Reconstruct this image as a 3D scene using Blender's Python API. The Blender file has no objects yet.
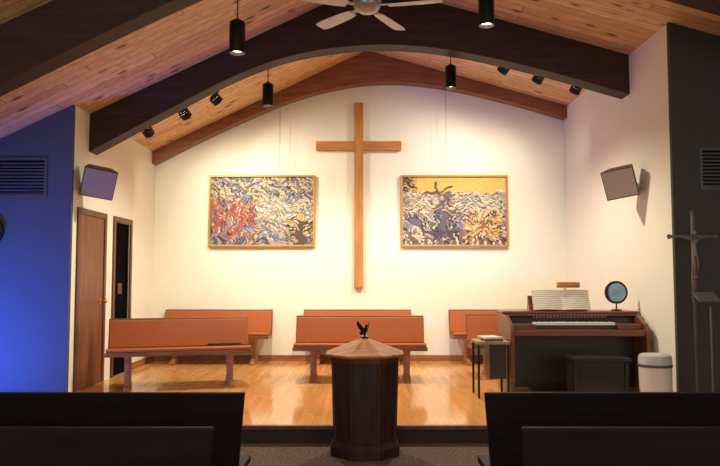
import bpy, bmesh, math, random
import numpy as np
from mathutils import Vector, Matrix
random.seed(4)
S=bpy.context.scene
try:
    S.view_settings.view_transform='Standard'
    S.view_settings.look='None'
except Exception: pass
def lin(c):
    return tuple(((x/255)/12.92 if x/255<=0.04045 else (((x/255)+0.055)/1.055)**2.4) for x in c)+(1,)
# ---------------- materials ----------------
def base(name):
    m=bpy.data.materials.new(name); m.use_nodes=True
    nt=m.node_tree; b=nt.nodes['Principled BSDF']; return m,nt,b
def plain(name,c,rough=.6,metal=0,var=.08,scale=12,bump=0,emit=None,es=0,stretch=(1,1,1),spec=.5):
    m,nt,b=base(name)
    b.inputs['Roughness'].default_value=rough; b.inputs['Metallic'].default_value=metal
    b.inputs['Specular IOR Level'].default_value=spec
    tc=nt.nodes.new('ShaderNodeTexCoord'); mp=nt.nodes.new('ShaderNodeMapping'); mp.inputs['Scale'].default_value=stretch
    n=nt.nodes.new('ShaderNodeTexNoise'); n.inputs['Scale'].default_value=scale; n.inputs['Detail'].default_value=5
    nt.links.new(tc.outputs['Object'],mp.inputs[0]); nt.links.new(mp.outputs[0],n.inputs['Vector'])
    r=nt.nodes.new('ShaderNodeValToRGB'); l=lin(c)
    r.color_ramp.elements[0].position=.3; r.color_ramp.elements[1].position=.7
    r.color_ramp.elements[0].color=tuple(x*(1-var) for x in l[:3])+(1,)
    r.color_ramp.elements[1].color=tuple(min(1,x*(1+var)) for x in l[:3])+(1,)
    nt.links.new(n.outputs['Fac'],r.inputs[0]); nt.links.new(r.outputs[0],b.inputs['Base Color'])
    if bump:
        bp=nt.nodes.new('ShaderNodeBump'); bp.inputs['Strength'].default_value=bump; bp.inputs['Distance'].default_value=.01
        nt.links.new(n.outputs['Fac'],bp.inputs['Height']); nt.links.new(bp.outputs[0],b.inputs['Normal'])
    if emit:
        b.inputs['Emission Color'].default_value=lin(emit); b.inputs['Emission Strength'].default_value=es
    return m
def wood(name,c,rough=.4,axis='X',var=.35,scale=9,spec=.5):
    st={'X':(.12,1,1),'Y':(1,.12,1),'Z':(1,1,.12)}[axis]
    return plain(name,c,rough,0,var,scale*2.2,.06,stretch=st,spec=spec)
def planks(name,cols,across,w,L,rough,gapdark=.35,knots=False,spec=.5,gap=.06,gmin=.76,gmax=1.14):
    m,nt,b=base(name); N=nt.nodes.new; K=nt.links.new
    b.inputs['Roughness'].default_value=rough; b.inputs['Specular IOR Level'].default_value=spec
    tc=N('ShaderNodeTexCoord'); sp=N('ShaderNodeSeparateXYZ'); K(tc.outputs['Object'],sp.inputs[0])
    A=sp.outputs[across]; B=sp.outputs['Y' if across=='X' else 'X']
    def M(op,a,bv=None):
        n=N('ShaderNodeMath'); n.operation=op
        if hasattr(a,'is_linked'): K(a,n.inputs[0])
        else: n.inputs[0].default_value=a
        if bv is not None:
            if hasattr(bv,'is_linked'): K(bv,n.inputs[1])
            else: n.inputs[1].default_value=bv
        return n.outputs[0]
    a=M('DIVIDE',A,w); row=M('FLOOR',a); fr=M('FRACT',a)
    wn0=N('ShaderNodeTexWhiteNoise'); wn0.noise_dimensions='1D'; K(row,wn0.inputs['W'])
    bb=M('ADD',M('DIVIDE',B,L),M('MULTIPLY',wn0.outputs['Value'],7.3)); col=M('FLOOR',bb); fb=M('FRACT',bb)
    cb=N('ShaderNodeCombineXYZ'); K(row,cb.inputs[0]); K(col,cb.inputs[1])
    wn=N('ShaderNodeTexWhiteNoise'); wn.noise_dimensions='2D'; K(cb.outputs[0],wn.inputs['Vector'])
    ramp=N('ShaderNodeValToRGB'); e=ramp.color_ramp.elements
    e[0].color=lin(cols[0]); e[1].color=lin(cols[-1])
    for i,c in enumerate(cols[1:-1]):
        q=e.new((i+1)/(len(cols)-1)); q.color=lin(c)
    K(wn.outputs['Value'],ramp.inputs[0])
    mp=N('ShaderNodeMapping'); mp.inputs['Scale'].default_value=(1.2,14,14) if across=='Y' else (14,1.2,14)
    K(tc.outputs['Object'],mp.inputs[0])
    off=N('ShaderNodeVectorMath'); off.operation='ADD'; K(mp.outputs[0],off.inputs[0]); K(wn.outputs['Color'],off.inputs[1])
    gn=N('ShaderNodeTexNoise'); gn.inputs['Scale'].default_value=1.6; gn.inputs['Detail'].default_value=6; K(off.outputs[0],gn.inputs['Vector'])
    gr=N('ShaderNodeMapRange'); gr.inputs['From Min'].default_value=.3; gr.inputs['From Max'].default_value=.7
    gr.inputs['To Min'].default_value=gmin; gr.inputs['To Max'].default_value=gmax; K(gn.outputs['Fac'],gr.inputs['Value'])
    g1=M('LESS_THAN',fr,gap); g2=M('LESS_THAN',fb,.009/L); g=M('MAXIMUM',g1,g2)
    gm=M('SUBTRACT',1.0,M('MULTIPLY',g,1-gapdark)); f=M('MULTIPLY',gm,gr.outputs[0])
    if knots:
        mk=N('ShaderNodeMapping'); mk.inputs['Scale'].default_value=(2.6,5.0,2.6) if across=='Y' else (5,2.6,5); K(tc.outputs['Object'],mk.inputs[0])
        v=N('ShaderNodeTexVoronoi'); v.inputs['Scale'].default_value=1.0; K(mk.outputs[0],v.inputs['Vector'])
        kr=N('ShaderNodeMapRange'); kr.inputs['From Min'].default_value=.08; kr.inputs['From Max'].default_value=.22
        kr.inputs['To Min'].default_value=.2; kr.inputs['To Max'].default_value=1; K(v.outputs['Distance'],kr.inputs['Value'])
        f=M('MULTIPLY',f,kr.outputs[0])
    mx=N('ShaderNodeVectorMath'); mx.operation='SCALE'; K(ramp.outputs[0],mx.inputs[0]); K(f,mx.inputs['Scale'])
    K(mx.outputs[0],b.inputs['Base Color'])
    bp=N('ShaderNodeBump'); bp.inputs['Strength'].default_value=.08; bp.inputs['Distance'].default_value=.003
    K(gm,bp.inputs['Height']); K(bp.outputs[0],b.inputs['Normal'])
    return m
M_wall=plain('cream_plaster',(236,232,213),.85,var=.03,scale=40,bump=.08)
M_front=plain('grey_plaster',(78,80,84),.9,var=.04,scale=40,bump=.08)
M_front2=plain('charcoal_plaster',(64,62,60),.9,var=.04,scale=40,bump=.08)
M_ceil=planks('pine_ceiling',[(222,176,122),(234,190,140),(202,154,104),(228,184,130)],'Y',.14,3.2,.5,.3,True)
M_floor=planks('oak_floor',[(224,162,94),(232,168,100),(214,150,84),(228,164,96)],'X',.06,.9,.11,.7,gap=.05,gmin=.88,gmax=1.06)
M_carpet=plain('brown_carpet',(96,76,66),1,var=.75,scale=45,bump=.6)
M_beam=wood('dark_beam',(56,35,26),.55,spec=.3)
M_rear=wood('rear_beam',(134,84,52),.5)
M_door=wood('door_wood',(120,70,42),.45,'Z')
M_case=wood('casing_wood',(98,58,38),.45,'Z')
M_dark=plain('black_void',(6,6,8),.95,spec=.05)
M_black=plain('black_metal',(16,16,18),.4,.3)
M_brass=plain('brass',(210,160,84),.3,.7)
M_gold=plain('gilt_frame',(190,144,66),.4,.4)
M_cross=wood('cross_wood',(182,122,64),.4,'Z',.25)
M_crossh=wood('cross_wood_arm',(182,122,64),.4,'X',.25)
M_up=plain('rust_upholstery',(166,88,40),.75,var=.1,scale=60,bump=.15)
M_pw=wood('pew_wood',(112,72,44),.4)
M_leg=wood('pew_leg_wood',(158,104,62),.4,'Z')
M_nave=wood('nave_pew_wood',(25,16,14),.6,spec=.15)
M_font=wood('font_wood',(56,32,23),.5,'Z',.5,spec=.3)
M_post=wood('font_post_wood',(72,43,30),.5,'Z',.4,spec=.3)
M_lid=wood('font_lid_wood',(180,120,68),.6,'X',.3,spec=.2)
M_bird=plain('bronze_dark',(40,30,24),.35,.7)
M_organ=wood('organ_wood',(112,66,42),.3)
M_orgd=wood('organ_dark',(46,28,22),.35)
M_bench=wood('bench_wood',(36,24,20),.3)
M_ivory=plain('ivory',(250,246,234),.35,var=.02)
M_tan=plain('tan_tab',(150,110,80),.4)
M_bin=plain('bin_plastic',(218,217,216),.4,var=.03)
M_lidbin=plain('bin_lid',(192,192,194),.35,var=.03)
M_spk=plain('speaker_brown',(84,66,52),.6,var=.05,scale=40)
M_grille=plain('speaker_grille',(184,170,152),.7,var=.2,scale=220)
M_grille2=plain('speaker_grille_brown',(150,130,110),.7,var=.2,scale=220)
M_fan=plain('fan_white',(215,210,200),.4,var=.04)
M_fanm=plain('fan_metal',(170,162,150),.3,.5)
M_glow=plain('lamp_glow',(255,240,215),.5,emit=(255,232,195),es=10)
M_vent=plain('vent_metal',(84,86,92),.5,.2)
M_mirror=plain('mirror_glass',(130,170,205),.06,.85,var=.35,scale=7)  # patchy blue reflection is put into the glass colour
M_sil=plain('pewter',(100,94,88),.35,.6)
M_sil2=plain('pewter_light',(112,104,96),.4,.5)
M_wire=plain('wire',(150,140,120),.4,.5)
M_base=wood('baseboard_wood',(160,106,66),.45)
# ---------------- mesh helper ----------------
class B:
    def __init__(s): s.v=[]; s.f=[]
    def add(s,vs,fs,mat=None):
        o=len(s.v)
        s.v+= [tuple(mat@Vector(p)) if mat else tuple(p) for p in vs]; s.f+=[tuple(i+o for i in f) for f in fs]; return s
    def box(s,x0,x1,y0,y1,z0,z1,mat=None):
        vs=[(x,y,z) for z in (z0,z1) for y in (y0,y1) for x in (x0,x1)]
        return s.add(vs,[(0,2,3,1),(4,5,7,6),(0,1,5,4),(2,6,7,3),(0,4,6,2),(1,3,7,5)],mat)
    def cyl(s,p0,p1,r0,r1=None,n=20,cap=True,rot=0,cap1=True):
        if r1 is None: r1=r0
        p0=Vector(p0);p1=Vector(p1);d=(p1-p0).normalized()
        a=Vector((1,0,0)) if abs(d.x)<.9 else Vector((0,1,0))
        u=(a-d*a.dot(d)).normalized(); w=d.cross(u)
        vs=[]
        for p,r in((p0,r0),(p1,r1)):
            for i in range(n):
                t=2*math.pi*i/n+rot; vs.append(p+u*(r*math.cos(t))+w*(r*math.sin(t)))
        fs=[(i,(i+1)%n,n+(i+1)%n,n+i) for i in range(n)]
        if cap: fs+=[tuple(range(n-1,-1,-1))]
        if cap and cap1: fs+=[tuple(range(n,2*n))]
        return s.add(vs,fs)
    def tube(s,pts,r,n=10):
        for a,b in zip(pts,pts[1:]): s.cyl(a,b,r,r,n)
        return s
    def prism(s,poly,ax,a,b):
        def P(p,t):
            return {'X':(t,p[0],p[1]),'Y':(p[0],t,p[1]),'Z':(p[0],p[1],t)}[ax]
        n=len(poly); vs=[P(p,a) for p in poly]+[P(p,b) for p in poly]
        return s.add(vs,[tuple(range(n)),tuple(range(2*n-1,n-1,-1))]+[(i,i+n,(i+1)%n+n,(i+1)%n) for i in range(n)])
    def strip(s,top,bot,y0,y1):
        n=len(top); vs=[(x,y,z) for y in(y0,y1) for L in (bot,top) for x,z in L]
        fs=[]
        for i in range(n-1):
            fs+=[(i,i+1,n+i+1,n+i),(2*n+i,3*n+i,3*n+i+1,2*n+i+1),(i,2*n+i,2*n+i+1,i+1),(n+i,n+i+1,3*n+i+1,3*n+i)]
        fs+=[(0,n,3*n,2*n),(n-1,3*n-1,4*n-1,2*n-1)]
        return s.add(vs,fs)
    def lathe(s,prof,n=24,c=(0,0),rot=0):
        vs=[];m=len(prof)
        for r,z in prof:
            for i in range(n):
                t=2*math.pi*i/n+rot; vs.append((c[0]+r*math.cos(t),c[1]+r*math.sin(t),z))
        fs=[(k*n+i,k*n+(i+1)%n,(k+1)*n+(i+1)%n,(k+1)*n+i) for k in range(m-1) for i in range(n)]
        fs+=[tuple(range(n-1,-1,-1)),tuple(range((m-1)*n,m*n))]
        return s.add(vs,fs)
    def ell(s,c,r,n=14,m=8,mat=None):
        vs=[];fs=[]
        for k in range(m+1):
            ph=math.pi*k/m
            for i in range(n):
                t=2*math.pi*i/n
                vs.append((c[0]+r[0]*max(math.sin(ph),.02)*math.cos(t),c[1]+r[1]*max(math.sin(ph),.02)*math.sin(t),c[2]-r[2]*math.cos(ph)))
        fs=[(k*n+i,k*n+(i+1)%n,(k+1)*n+(i+1)%n,(k+1)*n+i) for k in range(m) for i in range(n)]
        fs+=[tuple(range(n-1,-1,-1)),tuple(range(m*n,(m+1)*n))]
        return s.add(vs,fs,mat)
    def make(s,name,mat,parent=None,bev=0,smooth=False,loc=None,rot=None,label=None,cat=None,kind=None,group=None,recalc=True):
        me=bpy.data.meshes.new(name); me.from_pydata(s.v,[],s.f); 
        if recalc:
            bm=bmesh.new(); bm.from_mesh(me); bmesh.ops.recalc_face_normals(bm,faces=bm.faces); bm.to_mesh(me); bm.free()
        me.materials.append(mat)
        o=bpy.data.objects.new(name,me); S.collection.objects.link(o)
        if parent: o.parent=parent
        if loc: o.location=loc
        if rot: o.rotation_euler=rot
        if bev:
            md=o.modifiers.new('bevel','BEVEL'); md.width=bev; md.segments=2; md.limit_method='ANGLE'; md.angle_limit=.6
        if smooth:
            for p in me.polygons: p.use_smooth=True
            try: me.set_sharp_from_angle(angle=.7)
            except Exception: pass
        tag(o,label,cat,kind,group); return o
def tag(o,label=None,cat=None,kind=None,group=None):
    if label:o['label']=label
    if cat:o['category']=cat
    if kind:o['kind']=kind
    if group:o['group']=group
def empty(name,loc,rot=(0,0,0),label=None,cat=None,kind=None,group=None):
    o=bpy.data.objects.new(name,None); o.empty_display_size=.1; o.location=loc; o.rotation_euler=rot
    S.collection.objects.link(o); tag(o,label,cat,kind,group); return o
def copy_thing(src,loc,rot=None,label=None):
    def rec(o,par):
        c=o.copy(); S.collection.objects.link(c)
        if par: c.parent=par
        for ch in list(o.children): rec(ch,c)
        return c
    c=rec(src,None); c.location=loc
    if rot is not None: c.rotation_euler=rot
    if label: c['label']=label
    return c
def light(name,typ,loc,target,energy,col,**k):
    l=bpy.data.lights.new(name,typ); l.energy=energy; l.color=col
    for a,b in k.items(): setattr(l,a,b)
    o=bpy.data.objects.new(name,l); S.collection.objects.link(o); o.location=loc
    d=Vector(target)-Vector(loc); o.rotation_euler=d.to_track_quat('-Z','Y').to_euler(); return o
# ---------------- shell ----------------
PZ=.15; RX=.1; EL=3.32; ER=4.02; RZ=EL+.48*3.25; SR=(RZ-ER)/3.05
def roof(x): return RZ-.48*(RX-x) if x<RX else RZ-SR*(x-RX)
XW=3.15; YB=10.7; YL=7.6; YR=7.0
B().box(-6,6,-1.5,10.9,-.12,0).make('floor',M_carpet,kind='structure')
B().box(-6,6,6.12,10.9,.0,PZ-.0).make('floor_platform',M_floor,kind='structure')
B().box(-6,6,6.07,6.12,PZ-.035,PZ+.003).make('trim_1',M_case,bev=.006,kind='structure')
B().box(-6,6,6.105,6.119,.0,PZ-.036).make('trim_2',plain('riser_dark',(58,42,35),.8),kind='structure')
b=B()
b.prism([(-6,roof(-6)),(RX,RZ),(RX,RZ+.1),(-6,roof(-6)+.1)],'Y',-1.5,10.9)
b.prism([(RX,RZ),(6,roof(6)),(6,roof(6)+.1),(RX,RZ+.1)],'Y',-1.5,10.9)
b.make('ceiling',M_ceil,kind='structure')
e=.002
B().prism([(-3.3,PZ),(3.3,PZ),(3.3,roof(3.3)-e),(RX,RZ-e),(-3.3,roof(-3.3)-e)],'Y',YB,YB+.12).make('wall_back',M_wall,kind='structure')
D2a,D2b,DZ=8.97,9.55,2.13
b=B(); sec=[(-3.3,PZ),(-XW,PZ),(-XW,roof(-XW)-e),(-3.3,roof(-3.3)-e)]
sec2=[(-3.3,DZ),(-XW,DZ),(-XW,roof(-XW)-e),(-3.3,roof(-3.3)-e)]
b.prism(sec,'Y',YL+.05,D2a); b.prism(sec2,'Y',D2a,D2b); b.prism(sec,'Y',D2b,YB)
b.make('wall_left',M_wall,kind='structure')
B().prism([(XW,PZ),(3.3,PZ),(3.3,roof(3.3)-e),(XW,roof(XW)-e)],'Y',YR+.05,YB).make('wall_right',M_wall,kind='structure')
B().prism([(-6,PZ),(-XW,PZ),(-XW,roof(-XW)-e),(-6,roof(-6)-e)],'Y',YL,YL+.05).make('wall_front_left',M_front,kind='structure')
B().prism([(XW,PZ),(6,PZ),(6,roof(6)-e),(XW,roof(XW)-e)],'Y',YR,YR+.05).make('wall_front_right',M_front2,kind='structure')
B().box(-6.1,-6,-1.5,YL,0,roof(-6)).make('wall_side_left',M_wall,kind='structure')
B().box(6,6.1,-1.5,YR,0,roof(6)).make('wall_side_right',M_wall,kind='structure')
B().box(-XW,XW,YB-.015,YB,PZ,PZ+.09).make('baseboard_back',M_base,kind='structure')
B().box(-XW,-XW+.015,9.63,YB-.015,PZ,PZ+.09).make('baseboard_left',M_base,kind='structure')
B().box(XW-.015,XW,YR+.05,YB-.015,PZ,PZ+.09).make('baseboard_right',M_base,kind='structure')
def casing(y0,y1,zt,x=-XW,w=.07,t=.022):
    b=B(); b.box(x,x+t,y0-w,y0,PZ,zt+w); b.box(x,x+t,y1,y1+w,PZ,zt+w); b.box(x,x+t,y0,y1,zt,zt+w); return b
d=empty('door_1',(-XW,8.2,PZ),kind='structure')
def at(b,e):
    L=e.location; b.v=[(v[0]-L.x,v[1]-L.y,v[2]-L.z) for v in b.v]; return b
at(casing(7.83,8.58,2.13),d).make('door_casing',M_case,d,bev=.004)
at(B().box(-XW,-XW+.008,7.83,8.58,PZ,2.13),d).make('door_panel',M_door,d)
b=B(); b.cyl((-XW+.008,8.5,1.13),(-XW+.06,8.5,1.13),.012); b.ell((-XW+.07,8.5,1.13),(.025,.025,.025)); b.cyl((-XW+.008,8.5,1.13),(-XW+.013,8.5,1.13),.03)
at(b,d).make('door_knob',M_brass,d,smooth=True)
d=empty('door_2',(-XW,9.26,PZ),kind='structure')
at(casing(D2a,D2b,DZ),d).make('door_casing',M_case,d,bev=.004)
at(B().box(-3.2,-3.17,D2a,D2b,PZ,DZ),d).make('door_panel',M_dark,d)  # flat black sheet standing in for the shade inside the doorway
b=B(); b.box(-3.169,-3.155,D2a,D2a+.04,PZ,DZ); b.box(-3.169,-3.155,D2b-.04,D2b,PZ,DZ)
at(b,d).make('door_rail',M_bird,d)
at(B().box(-3.169,-3.16,D2a+.2,D2b-.24,1.2,1.34),d).make('notice_board',plain('door_notice',(96,76,60),.7,var=.8,scale=30),d)
# ---------------- beams ----------------
def cr(P,n=8):
    out=[]
    for i in range(len(P)-1):
        p0=P[i-1] if i else (2*P[0][0]-P[1][0],2*P[0][1]-P[1][1]); p1=P[i];p2=P[i+1]
        p3=P[i+2] if i+2<len(P) else (2*p2[0]-p1[0],2*p2[1]-p1[1])
        for k in range(n):
            t=k/n
            out.append(tuple(.5*((2*p1[j])+(-p0[j]+p2[j])*t+(2*p0[j]-5*p1[j]+4*p2[j]-p3[j])*t*t+(-p0[j]+3*p1[j]-3*p2[j]+p3[j])*t**3) for j in(0,1)))
    out.append(P[-1]); return out
midb=[(-3.148,2.87),(-2.3,3.33),(-1.5,3.75),(-.8,4.01),(0,4.13),(.7,4.12),(1.4,4.01),(2.2,3.82),(3.148,3.55)]
rearb=[(-3.148,3.13),(-2.3,3.56),(-1.4,3.97),(-.7,4.22),(0,4.36),(.7,4.38),(1.5,4.27),(2.4,4.05),(3.148,3.83)]
nearb=[(-5.98,1.35),(-4.5,2.12),(-3.15,2.82),(-2.3,3.25),(-1.5,3.64),(-.8,3.93),(0,4.08),(.7,4.08),(1.4,3.99),(2.2,3.82),(3.148,3.55),(4.5,3.15),(5.98,2.7)]
def beam(P,y0,y1,mat,label):
    bot=cr(P); top=[(x,roof(x)-.003) for x,z in bot]
    B().strip(top,bot,y0,y1).make('roof_beam',mat,bev=.006,label=label,cat='beam')
beam(midb,8.05,8.3,M_beam,'dark brown laminated wood arch beam under the pine ceiling')
beam(rearb,10.5,10.698,M_rear,'reddish brown laminated wood arch against the cream wall')
beam(nearb,5.5,5.72,M_beam,'dark brown laminated arch beam over the nave pews')
# ---------------- cross ----------------
c=empty('wall_cross',(-.02,YB-.045,1.26),label='tall plain light wooden cross mounted on the cream wall',cat='cross')
B().box(-.068,.068,-.035,.043,0,2.84).make('upright',M_cross,c,bev=.002)
b=B(); b.box(-.655,-.069,-.03,.043,2.10,2.24); b.box(.069,.655,-.03,.043,2.10,2.24)
b.make('crossbar',M_crossh,c,bev=.002)
# ---------------- paintings ----------------
def paint(name,seed,which):
    W,H=330,222; rng=np.random.RandomState(seed)
    V,U=np.mgrid[0:H,0:W]; u=U/(W-1); v=1-V/(H-1)
    asp=1.48
    wu=u+.018*np.sin(v*23+u*9)+.008*np.sin(v*51+1)+.004*np.sin(v*90+u*60); wv=v+.022*np.sin(u*27+v*7)+.009*np.sin(u*63)
    n=1900
    su=rng.rand(n)*1.06-.03; sv=rng.rand(n)*1.06-.03; pal=[]; 
    def C(*l): return l[rng.randint(len(l))]
    cr_=(224,206,168);bl=(98,120,158);dk=(62,56,66);rd=(188,84,62);og=(208,130,84);wh=(228,216,190);yl=(222,184,92);gb=(152,158,162);br=(126,92,68);pk=(204,156,130)
    for a,b_ in zip(su,sv):
        if which==0:
            if b_<.33: c=C(cr_,wh,bl,gb,dk,cr_,yl,bl,gb,br)
            elif a<.45: c=C(rd,og,pk,cr_,bl,rd,gb,rd,bl,dk)
            elif b_<.62: c=C(wh,cr_,gb,gb,wh,cr_,bl,yl)
            elif a>.75: c=C(dk,br,yl,bl,cr_,dk)
            else: c=C(bl,gb,cr_,bl,pk,yl,gb)
            if b_>.9: c=C(bl,dk,pk,gb)
        else:
            if b_<.22: c=C(yl,yl,(230,194,104)) if a>.12 else C(br,dk,yl)
            elif b_<.5: c=C(cr_,gb,wh,gb,yl,cr_,br) if not .32<a<.46 else C(br,bl,gb,pk)
            elif .6<a<.95: c=C(yl,yl,cr_,og,wh,yl,br,dk)
            elif .28<a<.55: c=C(dk,br,(110,110,126),cr_,gb,dk)
            else: c=C(wh,gb,(126,112,130),cr_,dk,(160,146,156),br,cr_)
            if b_>.9: c=C(dk,cr_,(124,110,130),br)
        pal.append(c)
    pal=np.array(pal)
    best=np.full((H,W),9.); sec=np.full((H,W),9.); lab=np.zeros((H,W),int)
    if which==0: ang=np.where(sv<.35,np.sin(su*14)*1.2,np.where(su<.45,1.45+.5*np.sin(su*30),.6*np.sin(su*9+2)))+.25*rng.randn(n)
    else: ang=np.where(sv<.5,.45*np.sin(su*11),np.where((su>.6)&(su<.97),np.arctan2(sv-.72,(su-.77)*asp),.9))+.2*rng.randn(n)
    el=1.2+rng.rand(n)*2.4
    for i in range(n):
        dx=(wu-su[i])*asp; dy=wv-sv[i]; ca,sa=math.cos(ang[i]),math.sin(ang[i])
        dd=np.sqrt(((dx*ca+dy*sa)/(1+el[i]))**2+((-dx*sa+dy*ca))**2)
        nb=dd<best; sec=np.where(nb,best,np.minimum(sec,dd)); lab=np.where(nb,i,lab); best=np.minimum(best,dd)
    img=pal[lab].astype(float)
    edge=(sec-best)<.0013
    if which==1: edge&=~((v<.22)&(u>.14))
    img[edge]=(60,54,60)
    def E(cx,cy,rx,ry,col,rot=0,out=True):
        dx=(u-cx)*asp; dy=v-cy; c_,s_=math.cos(rot),math.sin(rot)
        q=((dx*c_+dy*s_)/rx)**2+((-dx*s_+dy*c_)/ry)**2
        if out: img[(q<1.3)]=(44,38,46)
        img[q<1]=col
    def Ln(p,q,w,col):
        px,py=p[0]*asp,p[1]; qx,qy=q[0]*asp,q[1]; dx,dy=qx-px,qy-py
        t=np.clip(((wu*asp-px)*dx+(wv-py)*dy)/(dx*dx+dy*dy),0,1); d_=np.hypot(wu*asp-px-t*dx,wv-py-t*dy)
        ww=w*(1-.45*t)
        img[d_<ww+.006]=(44,38,46); img[d_<ww]=col
    if which==0:
        for k in range(9):
            x=.08+.1*k; y=.14+.07*math.sin(k*2.3); Ln((x,y+.04),(x+.07,y+.1),.022,(210,190,154)); E(x,y,.018,.024,(224,200,166))
        for k in range(6):
            x=.07+.07*k; y=.5+.12*math.sin(k*2.4); Ln((x,y),(x+.03*math.sin(k),y+.22),.022,[(188,84,62),(208,130,84),(170,66,54)][k%3]); E(x,y-.04,.016,.022,(214,166,130)); Ln((x,y+.03),(x+.07*(-1)**k,y-.06),.009,(214,166,130))
        E(.88,.6,.06,.07,(216,182,98)); Ln((.88,.95),(.87,.68),.065,(88,66,54)); E(.88,.6,.026,.035,(208,162,128)); Ln((.87,.76),(.77,.7),.013,(208,162,128))
        Ln((.42,.62),(.66,.36),.01,(230,222,202)); Ln((.66,.36),(.9,.48),.01,(230,222,202)); Ln((.5,.62),(.72,.46),.009,(188,188,184))
    else:
        for p_,q_ in (((.08,.45),(.26,.26)),((.26,.26),(.36,.4)),((.5,.42),(.72,.24)),((.72,.24),(.97,.42)),((.56,.5),(.7,.38))): Ln(p_,q_,.01,(232,224,206))
        Ln((.3,.1),(.46,.44),.014,(110,78,60)); Ln((.24,.26),(.5,.15),.014,(110,78,60))
        Ln((.4,.8),(.38,.4),.06,(100,92,106)); E(.38,.31,.028,.038,(200,160,124)); Ln((.38,.44),(.26,.54),.014,(200,160,124)); Ln((.4,.5),(.52,.56),.014,(200,160,124))
        Ln((.37,.8),(.28,.95),.02,(78,66,74)); Ln((.42,.8),(.5,.93),.02,(78,66,74))
        E(.77,.7,.035,.06,(146,102,72)); E(.77,.62,.02,.026,(212,170,124)); Ln((.74,.7),(.68,.8),.013,(212,170,124))
        E(.12,.66,.1,.05,(108,98,122),.4)
    c=np.clip(img*.93/255,0,1); c=np.where(c<=.04045,c/12.92,((c+.055)/1.055)**2.4)
    return W,H,c
def painting(name,x0,x1,z0,z1,which,label):
    root=empty(name,((x0+x1)/2,YB-.03,z0),label=label,cat='painting')
    w=(x1-x0)/2; h=z1-z0; fw=.03
    b=B(); 
    for (a,c_,d_,e_) in ((-w,w,0,fw),(-w,w,h-fw,h)): b.box(a,c_,-.03,.028,d_,e_)
    b.box(-w,-w+fw,-.03,.028,fw,h-fw); b.box(w-fw,w,-.03,.028,fw,h-fw)
    b.make('picture_frame',M_gold,root,bev=.004)
    W,H,col=paint(name,11+which,which)
    xs=np.linspace(-w+fw,w-fw,W); zs=np.linspace(fw,h-fw,H)
    X,Z=np.meshgrid(xs,zs); co=np.stack([X,np.zeros_like(X)-.008,Z],-1).reshape(-1,3)
    idx=np.arange(W*H).reshape(H,W)
    f=np.stack([idx[:-1,:-1],idx[:-1,1:],idx[1:,1:],idx[1:,:-1]],-1).reshape(-1,4)
    me=bpy.data.meshes.new('canvas'); me.vertices.add(W*H); me.vertices.foreach_set('co',co.ravel())
    me.loops.add(f.size); me.loops.foreach_set('vertex_index',f.ravel()); me.polygons.add(len(f))
    me.polygons.foreach_set('loop_start',np.arange(0,f.size,4)); me.update(calc_edges=True)
    at_=me.color_attributes.new('Col','FLOAT_COLOR','POINT')
    at_.data.foreach_set('color',np.concatenate([col.reshape(-1,3),np.ones((W*H,1))],1).ravel())
    m,nt,bs=base('canvas_paint'); an=nt.nodes.new('ShaderNodeAttribute'); an.attribute_name='Col'
    nt.links.new(an.outputs['Color'],bs.inputs['Base Color']); bs.inputs['Roughness'].default_value=.6
    me.materials.append(m); o=bpy.data.objects.new('canvas',me); S.collection.objects.link(o); o.parent=root
    B().box(-w+fw*.5,w-fw*.5,0,.025,fw*.5,h-fw*.5).make('backing_board',M_dark,root)
painting('painting',-2.315,-.69,1.88,2.98,0,'gold-framed painting of crowded red and blue figures with pale mountains')
painting('painting',.625,2.265,1.88,2.98,1,'gold-framed painting of a walking figure under a yellow sky')
for x in(-1.21,1.3):
    B().cyl((0,0,0),(0,0,roof(x)-2.99-.02),.004,n=8).make('hanging_wire',M_wire,loc=(x,10.46,2.99),label='thin picture-hanging wire dropping from the pine ceiling',cat='wire',group='hanging wires')
# ---------------- choir pews ----------------
def pew(name,Lh,loc,rot,label):
    r=empty(name,loc,rot,label=label,cat='pew',group='platform pews')
    B().prism([(-.28,.385),(.16,.355),(.16,.40),(-.28,.43)],'X',-Lh,Lh).make('seat_frame',M_pw,r,bev=.006)
    B().prism([(-.26,.431),(.15,.402),(.15,.44),(-.2,.475),(-.26,.465)],'X',-Lh+.01,Lh-.01).make('seat_cushion',M_up,r,bev=.01)
    B().prism([(.155,.40),(.185,.40),(.292,.78),(.252,.78)],'X',-Lh,Lh).make('backrest_board',M_pw,r,bev=.006)
    B().prism([(.118,.448),(.152,.44),(.242,.758),(.205,.765)],'X',-Lh+.008,Lh-.008).make('backrest_cushion',M_up,r,bev=.012)
    for x in(-Lh+.2,Lh-.27):
        b=B(); b.prism([(-.22,0),(.28,0),(.28,.03),(.12,.09),(.1,.3),(.14,.357),(-.2,.378),(-.08,.3),(-.08,.09),(-.22,.03)],'X',x,x+.07)
        b.make('leg',M_leg,r,bev=.005)
    return r
p=pew('choir_pew',.81,(0,8.72,PZ),(0,0,0),'rust-upholstered wooden pew behind the octagonal font')
copy_thing(p,(-.04,10.38,PZ),(0,0,0),'rust-upholstered wooden pew against the wall below the cross')
pa=copy_thing(p,(-2.1,8.24,PZ),(0,0,math.radians(15)),'rust-upholstered wooden pew angled beside the brown door')
copy_thing(p,(-2.13,10.38,PZ),(0,0,0),'rust-upholstered wooden pew against the wall under a painting')
copy_thing(p,(2.15,10.38,PZ),(0,0,0),'rust-upholstered wooden pew against the wall beyond the organ')
copy_thing(p,(2.2,9.0,PZ),(0,0,0),'rust-upholstered wooden pew just behind the organ')
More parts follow.
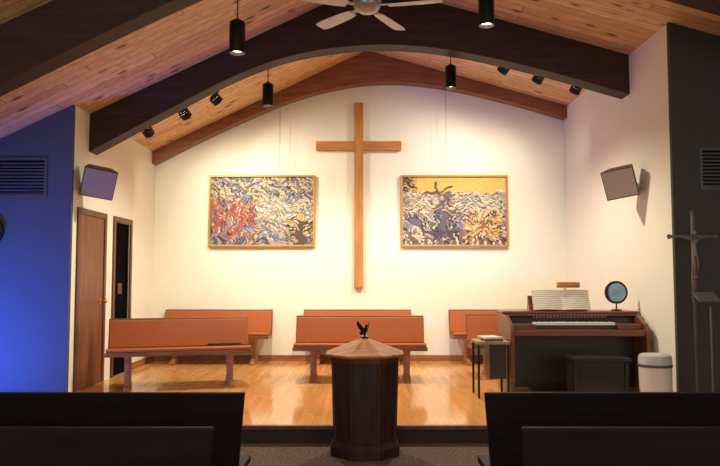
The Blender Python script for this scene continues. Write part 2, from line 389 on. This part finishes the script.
# ---------------- nave pews ----------------
def npew(x0,x1,y,label,sx):
    cx=(x0+x1)/2; h=(x1-x0)/2
    r=empty('nave_pew',(cx,y,0),label=label,cat='pew',group='dark nave pews')
    b=B(); tl=-h; tr=h; bl=-h+(.05 if sx>0 else 0); br=h-(.05 if sx<0 else 0)
    vs=[(bl,.09,.36),(br,.09,.36),(br,.12,.36),(bl,.12,.36),(tl,0,.86),(tr,0,.86),(tr,.035,.86),(tl,.035,.86)]
    b.add(vs,[(0,3,2,1),(4,5,6,7),(0,1,5,4),(2,3,7,6),(0,4,7,3),(1,2,6,5)])
    b.make('backrest',M_nave,r,bev=.006)
    B().box(-h+.05,h-.05,.13,.55,.39,.43).make('seat',M_nave,r,bev=.008)
    for x in(-h+.3,h-.35):
        B().prism([(.05,0),(.55,0),(.5,.385),(.125,.385),(.125,.355),(.085,.355)],'X',x,x+.05).make('leg',M_nave,r,bev=.004)
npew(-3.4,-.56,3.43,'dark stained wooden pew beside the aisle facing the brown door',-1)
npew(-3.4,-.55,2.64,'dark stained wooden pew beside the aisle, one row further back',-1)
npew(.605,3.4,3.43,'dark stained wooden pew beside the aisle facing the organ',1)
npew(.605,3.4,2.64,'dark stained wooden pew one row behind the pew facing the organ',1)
# ---------------- font ----------------
f=empty('baptismal_font',(.04,5.78,0),label='octagonal dark wood baptismal font with pointed lid and bird',cat='font')
R8=math.pi/8; k8=1/math.cos(R8)
B().lathe([(.275*k8,0),(.275*k8,.075),(.262*k8,.095),(.245*k8,.12)],8,rot=R8).make('base',M_font,f,bev=.004)
B().lathe([(.243*k8,.121),(.262*k8,.76),(.262*k8,.78)],8,rot=R8).make('body',M_font,f,bev=.003)
b=B()
for i in range(8):
    t=2*math.pi*i/8+R8
    def q(r,z,dt): return (r*k8*math.cos(t)+dt*-math.sin(t),r*k8*math.sin(t)+dt*math.cos(t),z)
    vs=[];
    for z,r in((.121,.245),(.779,.264)):
        vs+=[q(r-.012,z,-.016),q(r+.004,z,-.01),q(r+.004,z,.01),q(r-.012,z,.016)]
    b.add(vs,[(0,1,2,3),(7,6,5,4)]+[(i_,i_+4,(i_+1)%4+4,(i_+1)%4) for i_ in range(4)])
b.make('corner_post',M_post,f)
B().lathe([(.268*k8,.735),(.272*k8,.74),(.272*k8,.779),(.26*k8,.7795)],8,rot=R8).make('top_band',M_post,f)
B().lathe([(.30*k8,.781),(.315*k8,.79),(.315*k8,.805),(.02,.925)],8,rot=R8).make('lid',M_lid,f,bev=.003)
Mb=Matrix.Translation((0,0,.96))@Matrix.Rotation(math.radians(-58),4,'Z')@Matrix.Scale(.68,4)@Matrix.Translation((0,0,-.96))
b=B(); 
b.ell((0,0,0),(.05,.03,.036),mat=Matrix.Translation((0,0,1.0))@Matrix.Rotation(-.6,4,'Y'))
b.ell((.032,0,1.05),(.02,.018,.022)); b.cyl((.045,0,1.05),(.075,0,1.04),.008,.001,8)
b.cyl((-.03,0,.985),(-.08,0,.955),.014,.028,8)
for s in(-1,1):
    b.add([(.02,s*.02,1.0),(-.03,s*.03,.985),(-.055,s*.075,1.06),(-.03,s*.085,1.11),(0,s*.05,1.06),(.02,s*.03,1.0),(-.03,s*.04,.985),(-.055,s*.083,1.06),(-.03,s*.093,1.11),(0,s*.06,1.06)],
      [(0,1,2,3,4),(9,8,7,6,5)]+[(i,i+5,(i+1)%5+5,(i+1)%5) for i in range(5)])
b.v=[tuple(Mb@Vector(v)) for v in b.v]
b.lathe([(.032,.922),(.032,.935),(.012,.945),(.01,.975)],12)
b.make('bird_finial',M_bird,f,smooth=True)
# ---------------- organ ----------------
o=empty('organ',(2.345,7.85,PZ),label='dark wooden electric organ console with keyboards against the wall',cat='organ')
hw=.745
for s in(-1,1):
    x0,x1=(-hw,-hw+.045) if s<0 else (hw-.045,hw)
    B().prism([(-.36,0),(.33,0),(.33,.86),(-.02,.86),(-.1,.84),(-.3,.76),(-.36,.7)],'X',x0,x1).make('side_panel',M_organ,o,bev=.008)
B().box(-hw+.046,hw-.046,.28,.325,.05,.84).make('back_panel',M_organ,o)
B().box(-hw-.015,hw+.015,-.03,.345,.861,.89).make('top_board',M_organ,o,bev=.008)
B().box(-hw+.046,hw-.046,-.34,.0,.64,.70).make('key_shelf',M_organ,o,bev=.006)
B().box(-hw+.046,hw-.046,.0,.04,.05,.64).make('knee_panel',M_orgd,o)
B().prism([(-.02,.70),(.06,.70),(.06,.86),(.02,.86)],'X',-hw+.046,hw-.046).make('fallboard',M_orgd,o)
for x0,x1 in((-hw+.05,-.45),(.45,hw-.05)): B().box(x0,x1,-.26,-.02,.701,.76).make('key_cheek',M_organ,o,bev=.006)
B().box(-.445,.445,-.17,-.022,.701,.75).make('manual_riser',M_orgd,o,bev=.004)
z,y,dd_=.751,-.03,.14
b=B(); n=44; w=.88/n
for i in range(n): b.box(-.44+i*w+.0006,-.44+(i+1)*w-.0006,y-dd_,y,z-.006,z+.024)
b.make('keyboard',M_ivory,o)
b=B(); b.box(-.44,.44,y+.0005,y+.004,z,z+.03)
for i in range(n):
    if i%7 in(0,1,3,4,5): b.box(-.44+(i+1)*w-.003,-.44+(i+1)*w+.003,y-dd_*.5,y-.0,z+.0245,z+.03)
b.make('sharp_key',M_black,o)
b=B()
for i in range(22): b.box(-.42+i*.038,-.42+i*.038+.02,-.012,-.003,.815,.838)
b.make('stop_tab',M_tan,o)
B().box(-hw+.046,hw-.046,-.05,-.0,.842,.8605).make('tab_rail',M_organ,o)
b=B()
for i in range(25): b.box(-.5+i*.041,-.5+i*.041+.022,-.33,-.02,.04,.065)
b.box(-.54,.54,-.34,-.3,.0,.06)
b.make('pedal_board',M_orgd,o)
B().prism([(.0,.891),(.14,.891),(.14,.9),(.11,1.06),(.095,1.06),(.015,.9)],'X',-.45,.2).make('music_rack',M_organ,o,bev=.003)
def sheet(x,label,w=.27,h=.23):
    b=B(); n=8
    for s in(-1,1):
        top=[];
        for i in range(n+1):
            t=i/n; top.append((s*t*w,-.018*math.sin(t*3.1)))
        for i in range(n):
            (a,ya),(c_,yc)=top[i],top[i+1]
            b.add([(a,ya,0),(c_,yc,0),(c_,yc,h),(a,ya,h),(a,ya+.004,0),(c_,yc+.004,0),(c_,yc+.004,h),(a,ya+.004,h)],[(0,1,2,3),(7,6,5,4),(0,4,5,1),(2,6,7,3),(0,3,7,4),(1,5,6,2)])
    m,nt,bs=base('sheet_print'); bs.inputs['Roughness'].default_value=.8
    tc=nt.nodes.new('ShaderNodeTexCoord'); wv=nt.nodes.new('ShaderNodeTexWave'); wv.bands_direction='Z'; wv.inputs['Scale'].default_value=14; wv.inputs['Distortion'].default_value=1.5; wv.inputs['Detail'].default_value=3; wv.inputs['Detail Scale'].default_value=6
    rr=nt.nodes.new('ShaderNodeValToRGB'); rr.color_ramp.elements[0].position=.05; rr.color_ramp.elements[0].color=lin((170,160,146)); rr.color_ramp.elements[1].position=.35; rr.color_ramp.elements[1].color=lin((240,234,218))
    nt.links.new(tc.outputs['Object'],wv.inputs['Vector']); nt.links.new(wv.outputs['Fac'],rr.inputs[0]); nt.links.new(rr.outputs[0],bs.inputs['Base Color'])
    return b.make('sheet_music',m,loc=(x,7.858,1.053),rot=(math.radians(-24),0,0),label=label,cat='music book')
sheet(2.26,'open cream sheet music book on the organ rack',w=.32,h=.24)
l=empty('music_lamp',(2.36,8.1,1.041),label='brass music lamp arching over the organ sheet music',cat='lamp')
B().lathe([(.06,0),(.06,.012),(.02,.02)],20).make('base',M_brass,l,smooth=True)
pts=[(0,0,.02),(0,0,.2),(0,-.02,.26),(0,-.06,.295),(0,-.12,.3)]
B().tube(pts,.009).make('arm',M_brass,l,smooth=True)
B().cyl((-.13,-.13,.29),(.13,-.13,.29),.032,n=16).make('lamp_shade',M_brass,l,bev=.003,smooth=True)
l=empty('round_mirror',(2.91,7.98,1.041),label='round tilting mirror on a black stand atop the organ',cat='mirror')
b=B(); b.lathe([(.06,0),(.06,.012),(.012,.02)],20); b.cyl((0,0,.015),(0,0,.09),.008); b.make('stand',M_black,l,smooth=True)
b=B(); b.cyl((0,.012,.205),(0,-.012,.205),.13,n=32); b.make('mirror_frame',M_black,l,bev=.003)
B().cyl((0,-.0125,.205),(0,-.016,.205),.104,n=32).make('mirror_glass',M_mirror,l)
l=empty('organ_bench',(2.4,7.15,PZ),label='compact near-black boxy organ bench in front of the console',cat='bench')
B().box(-.29,.29,-.16,.16,.43,.47).make('seat',M_bench,l,bev=.008)
for x in(-.27,.23): B().box(x,x+.04,-.14,.14,0,.429).make('leg',M_bench,l,bev=.005)
B().box(-.229,.229,-.12,-.1,.06,.429).make('front_panel',M_bench,l,bev=.004)
l=empty('side_table',(1.4,7.62,PZ),label='small grey-topped side table tucked beside the organ',cat='table')
B().box(-.17,.18,-.2,.2,.56,.59).make('table_top',plain('grey_laminate',(140,128,114),.5),l,bev=.005)
for x in(-.15,.16):
    for y in(-.18,.18): B().cyl((x,y,0),(x,y,.559),.012).make('leg',M_black,l,smooth=True)
B().box(-.03,.145,-.16,.16,.2,.559).make('cabinet',M_orgd,l,bev=.004)
for i,(c_,dz) in enumerate((((150,60,44),0),((210,200,180),.022))):
    B().box(-.1,.1,-.13,.12,0,.02).make('hymnal',plain('book_%d'%i,c_,.6),loc=(1.42-.02*i,7.6,PZ+.591+dz),rot=(0,0,.2*i),label=['closed red hymnal on the grey side table','closed cream hymnal stacked on a red one'][i],cat='book',bev=.003)
Mp=Matrix.Translation(pa.location)@Matrix.Rotation(math.radians(15),4,'Z')
for x,rz in((.42,.3),(.62,-.1)):
    w_=Mp@Vector((x,-.02,.468))
    B().box(-.08,.08,-.11,.11,0,.022).make('hymnal',plain('dark_cover',(44,34,34),.6),loc=tuple(w_),rot=(math.radians(-4.5),0,math.radians(15)+rz),label='closed dark hymnal lying on the angled pew seat',cat='book',bev=.003,group='dark hymnals')
l=empty('trash_bin',(2.86,6.85,PZ),label='white round plastic trash bin with rounded grey lid',cat='trash bin')
B().lathe([(.146,0),(.148,.01),(.152,.40),(.153,.405)],32).make('body',M_bin,l,smooth=True)
B().lathe([(.157,.405),(.158,.41),(.158,.425),(.156,.43)],32).make('handle_band',M_vent,l,smooth=True)
B().lathe([(.154,.431),(.153,.49),(.145,.515),(.12,.527),(.03,.532)],32).make('lid',M_lidbin,l,smooth=True)
# crucifix
l=empty('processional_crucifix',(3.215,6.75,PZ),label='tall processional crucifix with pewter figure on a floor stand',cat='crucifix')
B().lathe([(.12,0),(.12,.02),(.05,.05),(.03,.12),(.022,.13)],24).make('base',M_sil,l,smooth=True)
B().lathe([(.013,.13),(.013,1.0),(.022,1.05),(.024,1.3),(.017,1.36),(.013,1.38)],18).make('pole',wood('pole_wood',(90,76,64),.4,'Z'),l,smooth=True)
b=B(); b.box(-.014,.014,-.012,.012,1.38,1.88); b.box(-.225,-.0145,-.012,.012,1.646,1.674); b.box(.0145,.225,-.012,.012,1.646,1.674)
for c_ in((-.23,1.66),(.23,1.66),(0,1.89)): b.ell((c_[0],0,c_[1]),(.022,.014,.024))
b.make('crosspiece',M_sil,l,bev=.003)
J=[(0,-.03,1.5,.02),(0,-.032,1.57,.017),(0,-.034,1.61,.023),(0,-.034,1.645,.01),(.004,-.045,1.685,.02),(.006,-.05,1.71,.017),
   (-.04,-.032,1.635,.012),(-.11,-.028,1.648,.009),(-.18,-.02,1.66,.008),(-.2,-.02,1.665,.007),
   (.04,-.032,1.635,.012),(.11,-.028,1.648,.009),(.18,-.02,1.66,.008),(.2,-.02,1.665,.007),
   (-.015,-.034,1.47,.016),(-.013,-.06,1.38,.013),(-.004,-.03,1.28,.009),(-.004,-.045,1.25,.008),
   (.015,-.034,1.47,.016),(.015,-.058,1.38,.013),(.01,-.034,1.28,.009),(.008,-.05,1.25,.008)]
Ed=[(0,1),(1,2),(2,3),(3,4),(4,5),(2,6),(6,7),(7,8),(8,9),(2,10),(10,11),(11,12),(12,13),(0,14),(14,15),(15,16),(16,17),(0,18),(18,19),(19,20),(20,21)]
me=bpy.data.meshes.new('corpus'); me.from_pydata([j[:3] for j in J],Ed,[]); me.materials.append(M_sil2)
co=bpy.data.objects.new('corpus_figure',me); S.collection.objects.link(co); co.parent=l
sm=co.modifiers.new('skin','SKIN')
for i,j in enumerate(J): me.skin_vertices[0].data[i].radius=(j[3],j[3])
me.skin_vertices[0].data[0].use_root=True
co.modifiers.new('sub','SUBSURF').levels=2; co.modifiers['sub'].render_levels=2
M_st=plain('stand_metal',(110,106,102),.4,.3)
l=empty('music_stand',(3.18,6.38,PZ),label='thin metal music stand beside the crucifix',cat='music stand')
B().cyl((0,0,.1),(0,0,1.0),.009).make('pole',M_st,l)
b=B()
for a in(0,2.1,4.2): b.tube([(0,0,.2),(.13*math.cos(a+.5),.13*math.sin(a+.5),.01)],.007)
b.make('tripod',M_st,l)
B().box(-.1,.1,-.06,-.05,.0,.16).make('desk',M_st,l,loc=(0,.03,1.0),rot=(math.radians(-60),0,0),bev=.003)
# ---------------- speakers ----------------
def speaker(loc,rot,g,label):
    r=empty('wall_speaker',loc,rot,label=label,cat='speaker',group='wall speakers')
    B().prism([(-.18,-.11),(.18,-.11),(.13,.1),(-.13,.1)],'Z',-.165,.165).make('cabinet',M_spk,r,bev=.006)
    B().box(-.166,.166,-.119,-.111,-.152,.152).make('grille',g,r,bev=.003)
    B().cyl((0,.1,0),(0,.16,0),.03,n=12).make('bracket',M_black,r)
    return r
rd_=math.radians
speaker((-2.95,7.83,2.49),(rd_(18),rd_(8),rd_(28)),M_grille2,'grey-brown wall-mounted loudspeaker tilted down above the brown door')
speaker((2.95,7.83,2.49),(rd_(18),rd_(-8),rd_(-36)),M_grille,'light taupe wall-mounted loudspeaker tilted down above the organ')
# ---------------- vents, clock ----------------
def vent(x0,x1,y,z0,z1,label):
    r=empty('vent_grille',((x0+x1)/2,y,z0),label=label,cat='vent',group='wall vents'); w=(x1-x0)/2;h=z1-z0
    b=B(); b.box(-w,w,-.015,-.001,0,.025); b.box(-w,w,-.015,-.001,h-.025,h); b.box(-w,-w+.025,-.015,-.001,.025,h-.025); b.box(w-.025,w,-.015,-.001,.025,h-.025)
    b.make('frame',M_vent,r)
    b=B(); n=10
    for i in range(n):
        z=.03+(h-.06)*i/n; b.add([(-w+.026,-.012,z),(w-.026,-.012,z),(w-.026,-.004,z+.02),(-w+.026,-.004,z+.02),(-w+.026,-.011,z-.002),(w-.026,-.011,z-.002),(w-.026,-.003,z+.018),(-w+.026,-.003,z+.018)],[(0,1,2,3),(7,6,5,4),(0,4,5,1),(1,5,6,2),(2,6,7,3),(3,7,4,0)])
    b.make('louver',M_vent,r)
    B().box(-w+.026,w-.026,-.0025,-.0005,.026,h-.026).make('duct_opening',M_dark,r)
vent(-4.05,-3.42,YL,2.29,2.72,'grey louvered wall vent on the blue-lit wall')
vent(3.42,3.95,YR,2.295,2.72,'grey louvered wall vent above the crucifix')
r=empty('wall_clock',(-4.06,YL,1.92),label='round dark wall clock on the blue-lit wall',cat='clock')
B().cyl((0,-.001,0),(0,-.04,0),.19,n=36).make('clock_case',M_black,r,bev=.006)
B().cyl((0,-.0405,0),(0,-.044,0),.165,n=36).make('clock_face',M_vent,r)
b=B(); b.box(-.005,.005,-.048,-.0445,0,.12); b.box(0,.08,-.052,-.0485,-.005,.005); b.make('hand',M_black,r)
r=B().box(-.012,-.001,-.04,.04,-.06,.06).make('wall_plate',M_ivory,loc=(XW,8.9,1.32),label='small cream switch plate on the cream wall',cat='switch plate',bev=.003)
# ---------------- pendants ----------------
LC=(1,.905,.745)
def pendant(x,y,zb,label,e=45,sz=150):
    zt=roof(x)-.004
    r=empty('pendant_lamp',(x,y,zt),label=label,cat='lamp',group='pendant lamps')
    B().cyl((0,0,0),(0,0,-.025),.06,n=20).make('canopy',M_black,r)
    B().cyl((0,0,-.025),(0,0,zb+.3-zt),.006,n=8).make('cord',M_black,r)
    h0=zb-zt
    b=B(); n=28
    prof=[(.02,h0+.3),(.03,h0+.285),(.06,h0+.275),(.068,h0+.265),(.068,h0),(.062,h0),(.06,h0+.03)]
    vs=[];m=len(prof)
    for rr,z in prof:
        for i in range(n): t=2*math.pi*i/n; vs.append((rr*math.cos(t),rr*math.sin(t),z))
    b.add(vs,[(k*n+i,k*n+(i+1)%n,(k+1)*n+(i+1)%n,(k+1)*n+i) for k in range(m-1) for i in range(n)]+[tuple(range(n))])
    b.make('lamp_shade',M_black,r,smooth=True)
    B().cyl((0,0,h0+.03),(0,0,h0+.04),.056,n=24).make('bulb',M_glow,r)
    light('pendant_light','SPOT',(x,y,zb-.01),(x,y,0),e,LC,spot_size=math.radians(sz),spot_blend=.6,shadow_soft_size=.05)
pendant(-1.046,5.85,3.32,'black cylinder pendant lamp hanging low on a cord',50)
pendant(1.08,5.85,3.56,'black cylinder pendant lamp hanging near the fan',50)
pendant(-1.134,8.5,3.52,'small black cylinder pendant lamp behind the dark arch',285)
pendant(1.12,8.5,3.745,'small black cylinder pendant lamp over the platform pews',320)
# ---------------- track heads ----------------
heads=[(-2.82,-2.3,50),(-2.33,-1.4,115),(-1.92,-.4,110),(1.92,.4,110),(2.38,1.4,115),(2.88,2.2,32)]
for i,(x,tx,pw) in enumerate(heads):
    dp=.125 if x<0 else .17
    y=9.2; zt=roof(x)-.003; c0=Vector((x,y,zt-dp)); tgt=Vector((tx,YB,2.25)); dr=(tgt-c0).normalized()
    r=empty('spotlight',(x,y,zt),label='small black ceiling spotlight aimed at the cream wall',cat='spotlight',group='ceiling spotlights')
    c=Vector((0,0,-dp))
    B().cyl((0,0,0),(0,0,-.02),.045,n=20).make('mount',M_black,r)
    B().cyl((0,0,-.02),(0,0,-dp+.04),.03,n=14).make('stem',M_black,r)
    b=B(); b.cyl(c-dr*.035,c+dr*.05,.074,.074,n=24,cap=False); b.cyl(c-dr*.06,c-dr*.0351,.06,.0735,n=24,cap=False); b.cyl(c-dr*.072,c-dr*.0601,.03,.0598,n=24,cap1=False)
    b.make('lamp_head',M_black,r,smooth=True)
    B().cyl(c-dr*.03,c-dr*.02,.05,n=24).make('bulb',M_glow,r)
    light('spot_light','SPOT',c0+dr*.1,tgt,pw,LC,spot_size=math.radians(100),spot_blend=1,shadow_soft_size=.05)
# ---------------- fan ----------------
fx,fy,fz=.065,6.3,3.90
r=empty('ceiling_fan',(fx,fy,fz),label='pale five-bladed ceiling fan below the ridge',cat='ceiling fan')
B().cyl((0,0,.1),(0,0,roof(fx)-fz-.004),.014,n=12).make('downrod',M_fanm,r)
B().lathe([(.03,-.06),(.07,-.05),(.11,-.02),(.13,.01),(.13,.06),(.09,.1),(.03,.12)],28).make('motor_housing',M_fanm,r,smooth=True)
for k in range(5):
    a=math.radians(60+72*k)
    b=B()
    outl=[(.2,-.045),(.3,-.06),(.6,-.07),(.67,-.062),(.69,-.05),(.69,.05),(.67,.062),(.6,.07),(.3,.06),(.2,.045)]
    b.prism(outl,'Z',-.004,.004)
    Rm=Matrix.Rotation(a,4,'Z')@Matrix.Rotation(math.radians(11),4,'X')
    b.v=[tuple(Rm@Vector(v)) for v in b.v]
    b.make('blade',M_fan,r)
    b=B(); b.box(.1,.26,-.02,.02,.005,.014); b.v=[tuple(Rm@Vector(v)) for v in b.v]; b.make('blade_bracket',M_fanm,r)
# ---------------- ambient & blue light ----------------
w=bpy.data.worlds.new('world'); S.world=w; w.use_nodes=True
w.node_tree.nodes['Background'].inputs[0].default_value=(.9,.87,.81,1); w.node_tree.nodes['Background'].inputs[1].default_value=1.75
bl=light('blue_light','SPOT',(-4.55,6.4,.25),(-3.75,YL,.95),720,(.025,.12,1.0),spot_size=math.radians(105),spot_blend=1,shadow_soft_size=.15)
# camera
cam=bpy.data.cameras.new('camera'); cam.lens=35; cam.sensor_width=36; co=bpy.data.objects.new('camera',cam); S.collection.objects.link(co)
co.location=(0,0,1.42); co.rotation_euler=(math.radians(93.6),0,0); S.camera=co
